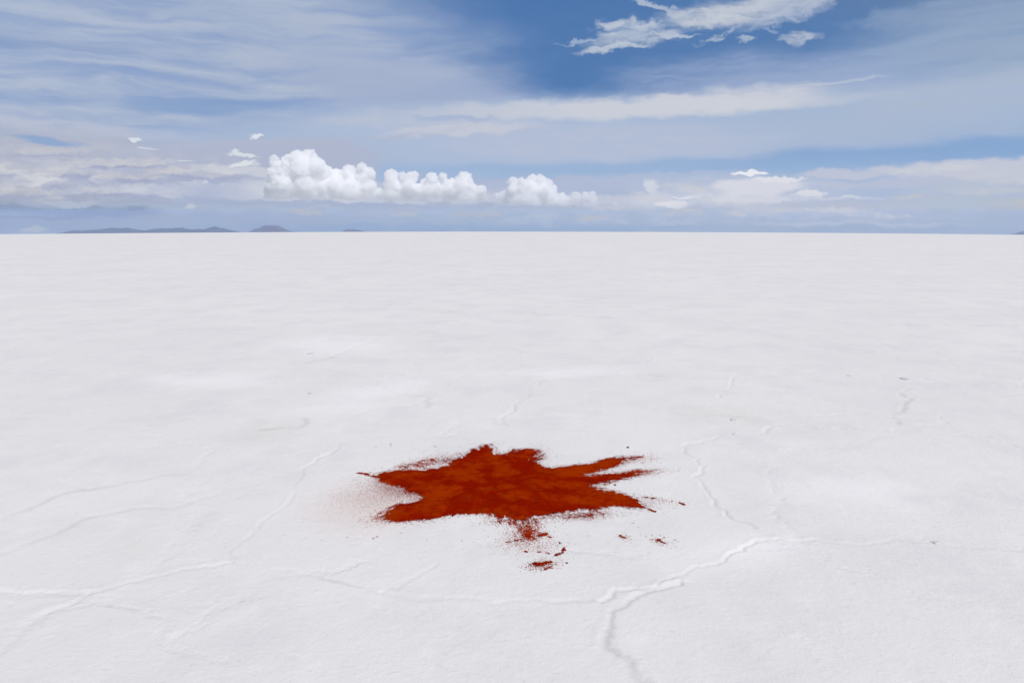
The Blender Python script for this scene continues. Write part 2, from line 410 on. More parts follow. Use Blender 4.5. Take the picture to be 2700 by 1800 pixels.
# ------------------------------------------------------------------ salt flat
def rough_line(pts, depth=4, amp=0.13):
    p = [np.array(gpt(x*2700/2352, y*2700/2352)) for x, y in pts]
    for k in range(depth):
        q = [p[0]]
        for a, b in zip(p[:-1], p[1:]):
            L = np.linalg.norm(b-a); nrm = np.array([-(b-a)[1], (b-a)[0]])/max(L, 1e-6)
            q += [(a+b)/2 + nrm*L*amp*rng.normal()*0.8, b]
        p = q
    return np.array(p)
#  points (2352-wide photograph), width m, height m
RIDGES = [
 ([(-60,1352),(60,1360),(200,1362),(330,1328),(420,1305),(530,1290)], .020, .0075),
 ([(530,1290),(545,1250),(600,1195),(640,1170),(700,1090),(720,1060),(780,1020)], .014, .0085),
 ([(780,1020),(880,1000),(1130,985),(1380,990)], .02, .0030),
 ([(-20,1510),(30,1470),(110,1400),(200,1362)], .025, .0050),
 ([(880,1360),(1000,1372),(1150,1388),(1380,1380)], .020, .0024),
 ([(530,1290),(640,1310),(760,1330),(880,1360)], .02, .0028),
 ([(880,1360),(930,1335),(1010,1290)], .014, .0018),
 ([(1380,1380),(1480,1352),(1540,1330),(1600,1300),(1690,1265),(1740,1238),(1790,1235)], .014, .0056),
 ([(1790,1235),(1850,1240),(2050,1238),(2150,1243),(2352,1255),(2450,1260)], .015, .0050),
 ([(1560,1335),(1460,1368),(1405,1410),(1390,1480),(1435,1505),(1480,1560),(1560,1640)], -.018, .0150),
 ([(1790,1235),(1720,1200),(1640,1160),(1620,1120),(1615,1070),(1572,1040),(1570,1022)], .015, .0075),
 ([(1570,1022),(1640,1006),(1700,995),(1760,985),(1800,975)], .020, .0075),
 ([(1800,975),(1900,980),(2060,985),(2200,1000),(2400,1010)], .018, .0040),
 ([(1540,945),(1630,950),(1740,960),(1800,975)], .03, .0045),
 ([(1650,915),(1665,897),(1680,880),(1690,862)], .016, .0055),
 ([(2062,972),(2072,945),(2065,902)], -.02, .0090),
 ([(2065,902),(2130,893),(2260,885),(2352,884)], .02, .0045),
 ([(1165,978),(1178,945),(1200,915),(1215,890),(1250,870)], .018, .0060),
 ([(980,935),(900,895),(850,868),(760,850)], .04, .0060),
 ([(700,832),(820,792),(860,780),(1000,760)], .05, .0070),
 ([(850,865),(1130,862),(1500,861),(1780,865)], .03, .0060),
 ([(340,975),(430,960),(520,928),(580,917),(720,904)], .024, .0060),
 ([(-40,1010),(150,990),(340,975)], .024, .0045),
 ([(2172,800),(2182,832),(2260,860),(2400,885)], .03, .0070),
 ([(1050,832),(1130,820),(1210,804)], .03, .0060),
 ([(160,745),(230,742),(300,738)], .05, .0080),
 ([(1960,738),(2120,745),(2330,748)], .05, .0080),
 ([(980,720),(1080,712),(1250,722),(1400,728)], .06, .0090),
 ([(600,985),(680,980),(700,960)], -.03, .0060),
 ([(0,1190),(110,1150),(260,1115),(420,1090)], .03, .0030),
 ([(0,1270),(140,1215),(330,1165),(560,1120)], .03, .0028),
]
RL = [(rough_line(p), w, h, i) for i, (p, w, h) in enumerate(RIDGES)]
def ridge_field(x, y, groove_shade=None):
    z = np.zeros_like(x)
    for line, w, h, sd in RL:
        inv = w < 0; w = abs(w)
        m = (x > line[:, 0].min()-.25) & (x < line[:, 0].max()+.25) & (y > line[:, 1].min()-.25) & (y < line[:, 1].max()+.25)
        if not m.any(): continue
        xs, ys = x[m], y[m]
        wx = xs+.012*fbm(xs*16, ys*16, 3, 60+sd); wy = ys+.012*fbm(xs*16, ys*16, 3, 70+sd); xs0, ys0 = xs, ys; xs, ys = wx, wy
        best = np.full(xs.shape, 9e9); side = np.zeros(xs.shape)
        for (ax, ay), (bx, by) in zip(line[:-1], line[1:]):
            ex, ey = bx-ax, by-ay; L2 = ex*ex+ey*ey+1e-12
            t = np.clip(((xs-ax)*ex+(ys-ay)*ey)/L2, 0, 1)
            qx, qy = xs-(ax+t*ex), ys-(ay+t*ey); d = qx*qx+qy*qy
            cr = np.where(-(qy)+0.25*qx > 0, 1.0, -1.0)    # towards the camera / right of the line
            side = np.where(d < best, cr, side); best = np.minimum(best, d)
        d = np.sqrt(best)*side
        hv = h*.92*np.clip(.62+1.1*fbm(xs*2.3, ys*2.3, 4, 40+sd), .2, 1.3)
        wv = w*(1+0.5*fbm(xs*7, ys*7, 2, 80+sd))
        if inv:
            prof = -1.1*np.exp(-(d/(wv*.8))**2) + .35*np.exp(-((d+wv*1.6)/wv)**2)
        else:
            prof = -1.35*np.exp(-(d/(wv*.72))**2) + .38*np.exp(-((d+wv*1.6)/wv)**2) + .22*np.exp(-((d-wv*1.5)/wv)**2)
        z[m] += hv*prof
        if groove_shade is not None: groove_shade[m] = np.maximum(groove_shade[m], np.exp(-(d/(wv*(1.0 if inv else .6)))**2)*np.clip((1.0 if inv else .30)+1.2*fbm(xs*4, ys*4, 3, 140+sd), 0, 1))
    return z
SLOPE, RB = 0.0192, 170.0
K = SLOPE/(2*RB)
def ground_z(x, y, groove_shade=None):
    r = np.hypot(x, y)
    z = np.where(r < RB, -K*r*r, -K*RB*RB - SLOPE*(r-RB))
    fade = np.clip(1-r/60, 0, 1)
    z = z + fade*(0.006*fbm(x*.55, y*.55, 3, 3) + 0.0022*fbm(x*3.1+.4*y, y*2.2, 3, 11) + 0.0022*fbm(x*9, y*9, 2, 17))
    return z + ridge_field(x, y, groove_shade)
th = np.concatenate([np.arange(-.72, .7201, .0018), np.linspace(.72, 2*math.pi-.72, 80)[1:-1]])
dep = np.arange(R(50), R(1.9), -.00115)
rr = np.concatenate([[.3, .6, 0.95], CAM_H/np.tan(dep), np.geomspace(49, 10800, 60)])
TT, RR = np.meshgrid(th, rr)
gx, gy = np.sin(TT)*RR, np.cos(TT)*RR
gshade = np.zeros_like(gx)
gz = ground_z(gx, gy, gshade)
nt, nr = len(th), len(rr)
idx = np.arange(nt*nr).reshape(nr, nt)
a = idx[:-1]; b = idx[1:]
quads = np.stack([a, np.roll(a, -1, 1), np.roll(b, -1, 1), b], -1).reshape(-1, 4)[:, ::-1]
gverts = np.stack([gx, gy, gz], -1).reshape(-1, 3)
# centre fan closed with quads of zero width is avoided: a small cap of triangles as a second face set
m_salt, t, bs, out = material('salt_crust')
pos = t.n.new('ShaderNodeNewGeometry').outputs['Position']
flat = t.vmath('MULTIPLY', pos, (1, 1, 0)).outputs[0]
def sn(scale, detail, rough, lo, hi, mul=(1, 1, 1), dist=0.0):
    return t.rng(t.noise(t.vmath('MULTIPLY', flat, mul).outputs[0], scale, detail, rough, dist).outputs[0], lo, hi)
c = t.mix(sn(.35, 6, .6, .35, .68), (.795, .775, .755), (.752, .738, .722))
c = t.mix(t.math('MULTIPLY', sn(1.6, 6, .62, .42, .72, (1, .8, 1)), .75), c, (.705, .695, .688))       # damp greyer patches
c = t.mix(t.math('MULTIPLY', sn(5.0, 5, .65, .52, .74), .6), c, (.83, .81, .79))                     # fresh white crystals
c = t.mix(t.math('MULTIPLY', sn(17, 4, .6, .60, .76), .55), c, (.62, .61, .615))                     # grit
c = t.mix(t.math('MULTIPLY', sn(2.3, 3, .5, .66, .80), .4), c, (.75, .71, .62))                       # faint ochre stains
for px_, py_, ax_, ay_ in ((1850, 1085, .42, .55), (1960, 1100, .28, .4), (700, 1135, .5, .5)):
    sx, sy = gpt(px_, py_)
    pm = t.mapping(flat, (sx, sy, 0), (0, 0, 0), (ax_, ay_, 1))
    q_ = t.rng(t.math('ADD', t.vmath('LENGTH', pm).outputs['Value'], t.math('MULTIPLY', t.noise(flat, 5, 6, .65).outputs[0], 1.1)), 1.45, .7)
    c = t.mix(t.math('MULTIPLY', q_, .38), c, (.70, .69, .63))
an = t.n.new('ShaderNodeAttribute'); an.attribute_name = 'crack_shade'
c = t.mix(t.math('MULTIPLY', an.outputs['Fac'], .42), c, (.50, .49, .48))                                # grey painted along the cracks for the shade in their grooves
for px_, py_, ax_, ay_, rz_ in ((880, 905, 1.1, 1.3, 20), (1000, 1030, .55, 1.6, -28), (560, 1000, 1.0, .7, 0), (1500, 980, 1.2, .5, 10), (2250, 1290, .7, .5, 0), (1950, 1450, .6, .35, 20)):
    sx, sy = gpt(px_, py_)
    pm = t.mapping(flat, (sx, sy, 0), (0, 0, R(rz_)), (ax_, ay_, 1))
    q_ = t.rng(t.math('ADD', t.vmath('LENGTH', pm).outputs['Value'], t.math('MULTIPLY', t.noise(flat, 2.2, 6, .65).outputs[0], 1.3)), 1.6, .7)
    c = t.mix(t.math('MULTIPLY', q_, .6), c, (.875, .86, .845))                                          # fresh white crust
# rose stain of the finest powder blown to the left of the splash
sx, sy = gpt(985, 1330)
pm = t.mapping(flat, (sx, sy, 0), (0, 0, R(8)), (.52, .62, 1))
stain = t.rng(t.math('ADD', t.vmath('LENGTH', pm).outputs['Value'], t.math('MULTIPLY', t.noise(flat, 7, 5, .6).outputs[0], .5)), 1.25, .35)
c = t.mix(t.math('MULTIPLY', stain, .55), c, (.76, .63, .58))
sx, sy = gpt(1400, 1432)
pm = t.mapping(flat, (sx, sy, 0), (0, 0, 0), (.20, .26, 1))
stain2 = t.rng(t.math('ADD', t.vmath('LENGTH', pm).outputs['Value'], t.math('MULTIPLY', t.noise(flat, 9, 5, .6).outputs[0], .5)), 1.25, .35)
c = t.mix(t.math('MULTIPLY', stain2, .22), c, (.76, .63, .58))
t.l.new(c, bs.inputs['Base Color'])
bs.inputs['Roughness'].default_value = .75; bs.inputs['Specular IOR Level'].default_value = .25
bp = t.n.new('ShaderNodeBump'); bp.inputs['Distance'].default_value = 1.0; bp.inputs['Strength'].default_value = 1.0
h1 = t.math('MULTIPLY', t.noise(t.vmath('MULTIPLY', flat, (1, .75, 1)).outputs[0], 4.5, 6, .6, .3).outputs[0], .0046)
h2 = t.math('ADD', t.math('MULTIPLY', t.noise(flat, 30, 6, .7).outputs[0], .0048), t.math('MULTIPLY', sn(11, 5, .6, .55, .8), .0022))
vo = t.n.new('ShaderNodeTexVoronoi'); vo.feature = 'DISTANCE_TO_EDGE'; t.put(vo.inputs['Vector'], t.vmath('ADD', flat, t.vmath('MULTIPLY', t.noise(flat, 1.3, 5, .65).outputs['Color'], (.8, .8, 0)).outputs[0]).outputs[0]); vo.inputs['Scale'].default_value = .42
h3 = t.math('MULTIPLY', t.math('MULTIPLY', t.rng(vo.outputs['Distance'], .022, 0.0), sn(.8, 3, .5, .38, .6)), -.0033)
t.l.new(t.math('ADD', t.math('ADD', h1, h2), h3), bp.inputs['Height'])
t.l.new(bp.outputs[0], bs.inputs['Normal'])
salt = mesh_obj('ground', gverts, quads, m_salt, smooth=True)
att = salt.data.attributes.new('crack_shade', 'FLOAT', 'POINT'); att.data.foreach_set('value', gshade.astype(np.float32).ravel())
tag(salt, 'white cracked salt flat reaching the horizon', kind='structure')

# ------------------------------------------------------------------ red powder
m_pow, t, bs, out = material('red_powder')
pos = t.n.new('ShaderNodeNewGeometry').outputs['Position']
flat = t.vmath('MULTIPLY', pos, (1, 1, 0)).outputs[0]
cx_, cy_ = gpt(1290, 1272)
rel = t.vmath('SUBTRACT', flat, (cx_, cy_, 0)).outputs[0]
sr = t.n.new('ShaderNodeSeparateXYZ'); t.l.new(rel, sr.inputs[0])
rad = t.vmath('LENGTH', rel).outputs['Value']
ang_ = t.math('ARCTAN2', sr.outputs[1], sr.outputs[0])
dn = t.vmath('SCALE', rel, scale=t.math('DIVIDE', 2.6, t.math('ADD', rad, .28))).outputs[0]
wob = t.vmath('MULTIPLY', t.noise(flat, 2.6, 4, .55).outputs['Color'], (1.5, 1.5, 1.5)).outputs[0]
ray = t.vmath('ADD', t.vmath('ADD', dn, wob).outputs[0], t.comb(0.0, 0.0, t.math('MULTIPLY', rad, 1.5))).outputs[0]
c = t.mix(t.rng(t.math('ADD', t.math('MULTIPLY', t.noise(ray, 1.5, 6, .62).outputs[0], .5), t.math('MULTIPLY', t.noise(flat, 5.5, 6, .65).outputs[0], .5)), .44, .58), (.250, .0065, .0000), (.345, .028, .0002))
c = t.mix(t.math('MULTIPLY', t.rng(t.noise(flat, 14, 6, .65).outputs[0], .56, .74), .6), c, (.125, .006, .001))
c = t.mix(t.math('MULTIPLY', t.rng(t.noise(flat, 26, 5, .7).outputs[0], .60, .74), .5), c, (.36, .060, .006))
c = t.mix(t.math('MULTIPLY', t.rng(t.noise(t.vmath('MULTIPLY', flat, (1, .55, 1)).outputs[0], 150, 3, .6).outputs[0], .62, .74), .55), c, (.45, .15, .05))
c = t.mix(t.math('MULTIPLY', t.rng(t.noise(t.vmath('MULTIPLY', flat, (.5, 1, 1)).outputs[0], 34, 5, .7).outputs[0], .50, .68), .55), c, (.11, .004, .0005))
c = t.mix(t.math('MULTIPLY', t.rng(t.noise(flat, 210, 2, .5).outputs[0], .735, .77), .8), c, (.62, .42, .34))
t.l.new(c, bs.inputs['Base Color']); bs.inputs['Roughness'].default_value = 1.0; bs.inputs['Specular IOR Level'].default_value = 0.0
bp = t.n.new('ShaderNodeBump'); bp.inputs['Distance'].default_value = 1.0
t.l.new(t.math('ADD', t.math('MULTIPLY', t.noise(flat, 60, 5, .7).outputs[0], .009), t.math('ADD', t.math('MULTIPLY', t.noise(flat, 11, 5, .65).outputs[0], .020), t.math('MULTIPLY', t.noise(ray, 2.6, 5, .6).outputs[0], .012))), bp.inputs['Height'])
t.l.new(bp.outputs[0], bs.inputs['Normal'])

OUT = [(985,1255),(1022,1243),(1066,1238),(1117,1238),(1150,1234),(1186,1226),(1181,1212),(1214,1207),(1232,1196),(1255,1182),
(1272,1172),(1294,1173),(1303,1187),(1311,1196),(1338,1193),(1364,1184),(1402,1183),(1425,1190),(1417,1201),(1430,1209),(1410,1214),(1422,1224),
(1438,1233),(1479,1229),(1530,1224),(1568,1219),(1606,1207),(1644,1202),(1668,1209),(1632,1227),(1593,1238),(1545,1251),(1593,1248),
(1644,1243),(1683,1237),(1706,1245),(1665,1258),(1619,1267),(1570,1281),(1593,1293),(1632,1299),(1665,1307),(1685,1326),(1698,1337),
(1662,1334),(1606,1330),(1598,1340),(1560,1346),(1524,1341),(1491,1351),(1453,1360),(1415,1367),(1407,1385),(1399,1405),(1384,1395),
(1371,1380),(1343,1372),(1325,1369),(1300,1364),(1283,1355),(1244,1354),(1193,1359),(1130,1369),(1066,1376),(1022,1374),(997,1364),
(1015,1349),(1053,1331),(1099,1321),(1117,1311),(1089,1303),(1066,1289),(1028,1277),(999,1267)]
PC = gpt(1290, 1272)
OG = np.array([gpt(*p) for p in OUT])
def poly_sd(x, y, P):
    """signed distance, positive inside"""
    best = np.full(x.shape, 9e9); ins = np.zeros(x.shape, bool)
    for (ax, ay), (bx, by) in zip(P, np.roll(P, -1, 0)):
        ex, ey = bx-ax, by-ay
        tt = np.clip(((x-ax)*ex+(y-ay)*ey)/(ex*ex+ey*ey+1e-12), 0, 1)
        best = np.minimum(best, (x-ax-tt*ex)**2+(y-ay-tt*ey)**2)
        cr = ((ay > y) != (by > y)) & (x < (bx-ax)*(y-ay)/(by-ay+1e-12)+ax)
        ins ^= cr
    return np.where(ins, 1, -1)*np.sqrt(best)
def blob(x, y, px, py, rx, ry, rot):
    """coverage of an ellipse given in photograph pixels, evaluated on the ground"""
    cx, cy = gpt(px, py)
    ux = np.array(gpt(px+rx*math.cos(R(rot)), py-rx*math.sin(R(rot))))-np.array((cx, cy))
    uy = np.array(gpt(px+ry*math.sin(R(rot)), py+ry*math.cos(R(rot))))-np.array((cx, cy))
    M = np.linalg.inv(np.array([ux, uy]).T)
    a_, b_ = M[0, 0]*(x-cx)+M[0, 1]*(y-cy), M[1, 0]*(x-cx)+M[1, 1]*(y-cy)
    return np.sqrt(a_*a_+b_*b_)
def powder_mesh(name, x0, x1, y0, y1, step, cover, amp, seed):
    nx, ny = int((x1-x0)/step)+1, int((y1-y0)/step)+1
    X, Y = np.meshgrid(x0+np.arange(nx)*step, y0+np.arange(ny)*step)
    jx = (hash2(np.arange(nx)[None, :]+0*Y.astype(np.int64), np.arange(ny)[:, None]+0*Y.astype(np.int64), seed)-.5)*step*.7
    jy = (hash2(np.arange(nx)[None, :]+0*Y.astype(np.int64), np.arange(ny)[:, None]+0*Y.astype(np.int64), seed+5)-.5)*step*.7
    X = X+jx; Y = Y+jy
    cv, hh = cover(X, Y)
    Z = ground_z(X, Y) + .0008 + hh
    rx_, ry_ = X[:-1, :-1]-PC[0], Y[:-1, :-1]-PC[1]; ra_ = np.hypot(rx_, ry_); an_ = np.arctan2(ry_, rx_)
    cf = (cv[:-1, :-1]+cv[1:, :-1]+cv[:-1, 1:]+cv[1:, 1:])/4
    thr = .5+amp*.55*fbm(X[:-1, :-1]/.013, Y[:-1, :-1]/.026, 3, seed+9) + amp*.75*fbm(an_*38+50, ra_*9, 4, seed+19, .6) + .40*(rng.random(cf.shape)-.5)
    keep = cf > thr
    id_ = np.arange(nx*ny).reshape(ny, nx)
    q = np.stack([id_[:-1, :-1], id_[:-1, 1:], id_[1:, 1:], id_[1:, :-1]], -1)[keep]
    used, inv = np.unique(q.ravel(), return_inverse=True)
    v = np.stack([X, Y, Z], -1).reshape(-1, 3)[used]
    return mesh_obj(name, v, inv.reshape(-1, 4), m_pow, smooth=True)
# thin-edged zones (centre px, py, rx, ry, rot, strength): where the cover is loose and speckled
LOOSE = [(1655,1208,50,14,8,.16),(1692,1242,30,9,6,.20),(1400,1385,70,34,0,.45),(1500,1358,80,12,3,.45),(1120,1225,80,14,8,.45),
         (1560,1275,60,12,0,.25),(1000,1362,60,18,10,.3),(1290,1178,40,14,0,.25),(1420,1200,25,22,0,.25),(1345,1212,50,7,0,.35)]
EXTRA = [(1120,1222,85,9,9,.42),(1520,1357,75,8,4,.46),(1660,1206,45,7,5,.48),(1705,1241,32,5,5,.42),(1392,1405,22,20,0,.50),(1395,1420,30,8,10,.44),
         (1415,1195,26,14,0,.42),(1020,1352,35,12,12,.42),(1010,1246,50,5,5,.42),(1345,1376,50,8,0,.42),(1090,1300,40,14,-20,.40)]
def cover_main(x, y):
    sd = poly_sd(x, y, OG) + .022*fbm(x*12, y*7, 5, 21, .6) + .030*fbm(np.arctan2(y-PC[1], x-PC[0])*13+50, np.hypot(x-PC[0], y-PC[1])*3, 4, 27, .6)
    e = .030+.045*np.clip(fbm(x*3, y*3, 2, 23)+.2, 0, 1)
    cv = np.clip(.5+sd/(2*e), 0, 1.15)
    loose = np.zeros_like(x)
    for px, py, rx, ry, rot, s in LOOSE: loose = np.maximum(loose, 1.35*s*np.clip(1.35-blob(x, y, px, py, rx, ry, rot), 0, 1))
    cv = np.where(cv > .5, cv-loose*(.85-.25*np.clip(sd/.12, 0, 1))*.9, cv)
    for px, py, rx, ry, rot, s in EXTRA: cv = np.maximum(cv, s*np.clip(1.6*(1.25-blob(x, y, px, py, rx, ry, rot)), 0, 1))
    body = np.clip(sd/.22, 0, 1)
    h = .016*body**.7*(.75+.9*fbm(x*4.2, y*4.2, 3, 31)) + .004*np.clip(sd/.09, 0, 1)*(.6+1.2*np.abs(fbm(x*14, y*14, 3, 35)))
    h = h + .0025*np.clip(sd/.02, 0, 1)*fbm(x*60, y*60, 2, 37)
    return cv, np.maximum(h, 0)
x0, y0 = OG.min(0)-.12; x1, y1 = OG.max(0)+.12
splash = powder_mesh('powder_splash', x0, x1, y0, y1, .0038, cover_main, .55, 50)
tag(splash, 'large star-shaped splash of rust red powder thrown on the white salt', 'powder')

SMEARS = [  # ellipses in photograph pixels: (px, py, rx, ry, rot), label
 ([(950,1247,16,3,-8),(966,1250,16,3.5,-10),(985,1255,10,3,-5)], 'thin dark red streak pointing left from the left tip of the splash'),
 ([(1448,1415,7,2.4,-10)], 'tiny red fleck at the right end of the oblong smear'),
 ([(1425,1411,19,4.5,8),(1438,1408,10,3.5,5)], 'flat oblong red smear just under the bottom tail of the splash'),
 ([(1476,1431,5,3,-30),(1486,1449,6,6,55),(1484,1456,6,4,40),(1472,1461,11,4,18)], 'curved red smear like the edge of a heel print'),
 ([(1446,1459,11,2.8,-16),(1422,1455,7,1.8,-4)], 'short narrow red smear inside the curved print'),
 ([(1374,1447,9,3,-8)], 'small loose red smear left of the curved print'),
 ([(1387,1454,5,2.3,-20)], 'tiny red fleck just right of the small loose smear left of the curved print'),
 ([(1345,1428,22,1.6,7),(1362,1424,10,2,4)], 'hair-thin red streak running left below the splash'),
 ([(1425,1487,17,6,8),(1440,1483,15,4.5,12),(1451,1481,6,4.5,0),(1410,1486,14,4.5,8),(1447,1497,10,4,10),(1439,1500,6,3,10)], 'thick clotted red smear nearest the camera below the splash'),
 ([(1494,1484,5,2.5,0)], 'tiny faint red fleck right of the clotted smear'),
 ([(1637,1412,5,3,-20),(1645,1416,9,3,-20)], 'small red fleck alone on the salt below the right arm'),
 ([(1737,1423,8,3.5,-15),(1746,1428,10,3,-22)], 'slanting red fleck lowest on the right of the splash'),
 ([(1706,1311,13,2.2,-3),(1720,1313,8,2,-8)], 'thin red dash pointing away from the lower right arm'),
 ([(1792,1324,7,3,-20),(1802,1329,11,3,-25)], 'slanting red dash farthest right of the splash'),
 ([(1712,1342,7,3.6,0),(1722,1346,10,3,-12)], 'short red dash beyond the tip of the lower right arm'),
 ([(1140,1211,8,2.2,0),(1118,1214,12,2,8)], 'red fleck above the upper left edge of the splash'),
]
for i, (els, label) in enumerate(SMEARS):
    def cov(x, y, els=els, i=i):
        c_ = np.zeros_like(x)
        for e in els: c_ = np.maximum(c_, np.clip(1.12-blob(x, y, *e)*.72+.55*fbm(x*34, y*20, 4, 90+i), 0, 1.1))
        return c_*.82, .005*np.clip(c_-.3, 0, 1)*(1+1.5*fbm(x*60, y*60, 2, 95+i))
    pts = np.array([gpt(e[0]+sx_*(e[2]+3)*1.3, e[1]+sy_*(e[3]+3+abs(math.sin(R(e[4])))*e[2])*1.3) for e in els for sx_ in (-1, 1) for sy_ in (-1, 1)])
    o = powder_mesh('powder_smear', *[v for k in (0, 1) for v in (pts[:, k].min(), pts[:, k].max())], .003, cov, .40, 120+i)
    tag(o, label, 'powder', 'small smears of red powder around the splash')

# loose grains: nobody could count them
def grain_density(n, px, py, sx_, sy_, rot, size):
    a_ = rng.normal(size=(n, 2))*[sx_, sy_]
    cr, sr = math.cos(R(rot)), math.sin(R(rot))
    P = np.stack([px+a_[:, 0]*cr+a_[:, 1]*sr, py-a_[:, 0]*sr+a_[:, 1]*cr], 1)
    P = P[P[:, 1] > 1120]
    return [(*gpt(x, y), size*(.5+rng.random()**2*1.3)) for x, y in P]
G = []
G += grain_density(6500, 1055, 1290, 44, 15, -12, .0016)
G += grain_density(5500, 1000, 1302, 52, 24, 0, .0012)
G += grain_density(4000, 930, 1318, 62, 28, 10, .0009)
G += grain_density(1500, 1120, 1222, 50, 7, 9, .0024)
G += grain_density(900, 1180, 1205, 50, 8, 6, .0020)
G += grain_density(1400, 1395, 1400, 22, 16, 0, .0026)
G += grain_density(1200, 1370, 1420, 32, 14, 8, .0018)
G += grain_density(700, 1430, 1440, 36, 14, 0, .0016)
G += grain_density(900, 1430, 1488, 24, 7, 8, .0020)
G += grain_density(1500, 1530, 1360, 48, 6, 3, .0022)
G += grain_density(900, 1680, 1210, 34, 8, 4, .0020)
G += grain_density(900, 1705, 1244, 34, 6, 3, .0020)
G += grain_density(500, 1700, 1325, 30, 10, -8, .0018)
G += grain_density(300, 1745, 1318, 34, 4, -8, .0018)
G += grain_density(160, 1645, 1415, 12, 5, -15, .0018)
G += grain_density(220, 1742, 1428, 20, 5, -18, .0018)
G += grain_density(700, 1420, 1200, 20, 14, 0, .0020)
G += grain_density(700, 1010, 1362, 30, 10, 10, .0020)
G += grain_density(500, 1345, 1376, 40, 7, 0, .0022)
def along(P, n, spread, size):
    res = []
    Q = np.roll(P, -1, 0); L = np.linalg.norm(Q-P, axis=1); pr = L/L.sum()
    for k, tt in zip(rng.choice(len(P), n, p=pr), rng.random(n)):
        p = P[k]*(1-tt)+Q[k]*tt + rng.normal(size=2)*spread
        res.append((p[0], p[1], size*(.5+rng.random()**2*1.3)))
    return res
G += along(OG, 9000, .022, .0021)
G += along(OG, 2500, .06, .0016)
G = np.array(G)
z = ground_z(G[:, 0], G[:, 1])
ang = rng.random(len(G))*6.28
vv = []
for k in range(3):
    vv.append(np.stack([G[:, 0]+np.cos(ang+k*2.094)*G[:, 2], G[:, 1]+np.sin(ang+k*2.094)*G[:, 2]*1.2, z+.0003], 1))
vv.append(np.stack([G[:, 0], G[:, 1], z+G[:, 2]*.75], 1))
V4 = np.stack(vv, 1).reshape(-1, 3)
base = (np.arange(len(G))*4)[:, None]
tri = np.concatenate([base+np.array([[0, 1, 3]]), base+np.array([[1, 2, 3]]), base+np.array([[2, 0, 3]])], 1).reshape(-1, 3)
dust = mesh_obj('powder_grains', V4, tri, m_pow)
tag(dust, 'loose red powder grains dusted on the salt around the splash', 'powder', kind='stuff')

# ------------------------------------------------------------------ salt lumps and pebbles
def lump(name, px, py, r, flatz, mat, seed, sink=.25):
    import bmesh
    bm = bmesh.new(); bmesh.ops.create_icosphere(bm, subdivisions=3, radius=1)
    rs = random.Random(seed); ph = [rs.uniform(0, 9) for _ in range(6)]
    for v in bm.verts:
        n = v.co.normalized()
        k = 1+.22*math.sin(3*n.x+ph[0])*math.cos(2.6*n.y+ph[1])+.14*math.sin(6*n.y+ph[2]+2*n.z)+.08*math.sin(11*n.x+ph[3])*math.sin(9*n.z+ph[4])
        v.co = n*k*r; v.co.z *= flatz
    me = bpy.data.meshes.new(name); bm.to_mesh(me); bm.free(); me.materials.append(mat)
    for p in me.polygons: p.use_smooth = True
    o = bpy.data.objects.new(name, me); sc.collection.objects.link(o)
    x, y = gpt(px, py); g = float(ground_z(np.array([x]), np.array([y]))[0])
    o.location = (x, y, g+r*flatz*(1-sink)*.6); o.rotation_euler.z = rs.uniform(0, 6)
    return o
m_peb, t, bs, out = material('dark_pebble')
pn = t.noise(t.n.new('ShaderNodeTexCoord').outputs['Object'], 90, 4, .6).outputs[0]
t.l.new(t.mix(pn, (.05, .05, .055), (.13, .12, .12)), bs.inputs['Base Color'])
m_lump, t, bs, out = material('grey_salt_lump')
pn = t.noise(t.n.new('ShaderNodeTexCoord').outputs['Object'], 60, 5, .65).outputs[0]
t.l.new(t.mix(t.rng(pn, .35, .65), (.50, .49, .49), (.70, .69, .69)), bs.inputs['Base Color'])
for px, py, r, fz, m, lab in [
    (1655, 1180, .0085, .8, m_peb, 'tiny dark pebble on the salt above the upper right arm of the splash'),
    (1622, 1279, .0065, .8, m_peb, 'tiny dark pebble in the white notch between the right arms of the splash'),
    (1213, 1196, .0055, .8, m_peb, 'tiny dark crumb beside the upper left edge of the splash')]:
    tag(lump('pebble', px, py, r, fz, m, int(px)), lab, 'pebble', 'dark pebbles near the powder')
for px, py, r, fz, lab in [
    (2386, 998, .042, .22, 'low grey salt lump at the right beyond the long crack'),
    (2238, 989, .022, .2, 'small grey salt lump left of the larger lump at the right'),
    (818, 931, .040, .12, 'flat grey salt lump alone in the left middle distance'),
    (1933, 1107, .022, .35, 'small grey salt crumb beside the bright ridge on the right'),
    (1934, 1143, .012, .35, 'tiny grey salt crumb under the bright ridge on the right'),
    (2465, 1427, .018, .35, 'small grey salt crumb on the straight crack at the right'),
    (816, 1037, .020, .3, 'small grey salt crumb left of the centre beyond the powder')]:
    tag(lump('salt_lump', px, py, r, fz, m_lump, int(px), .5), lab, 'salt lump', 'grey lumps of salt on the flat')

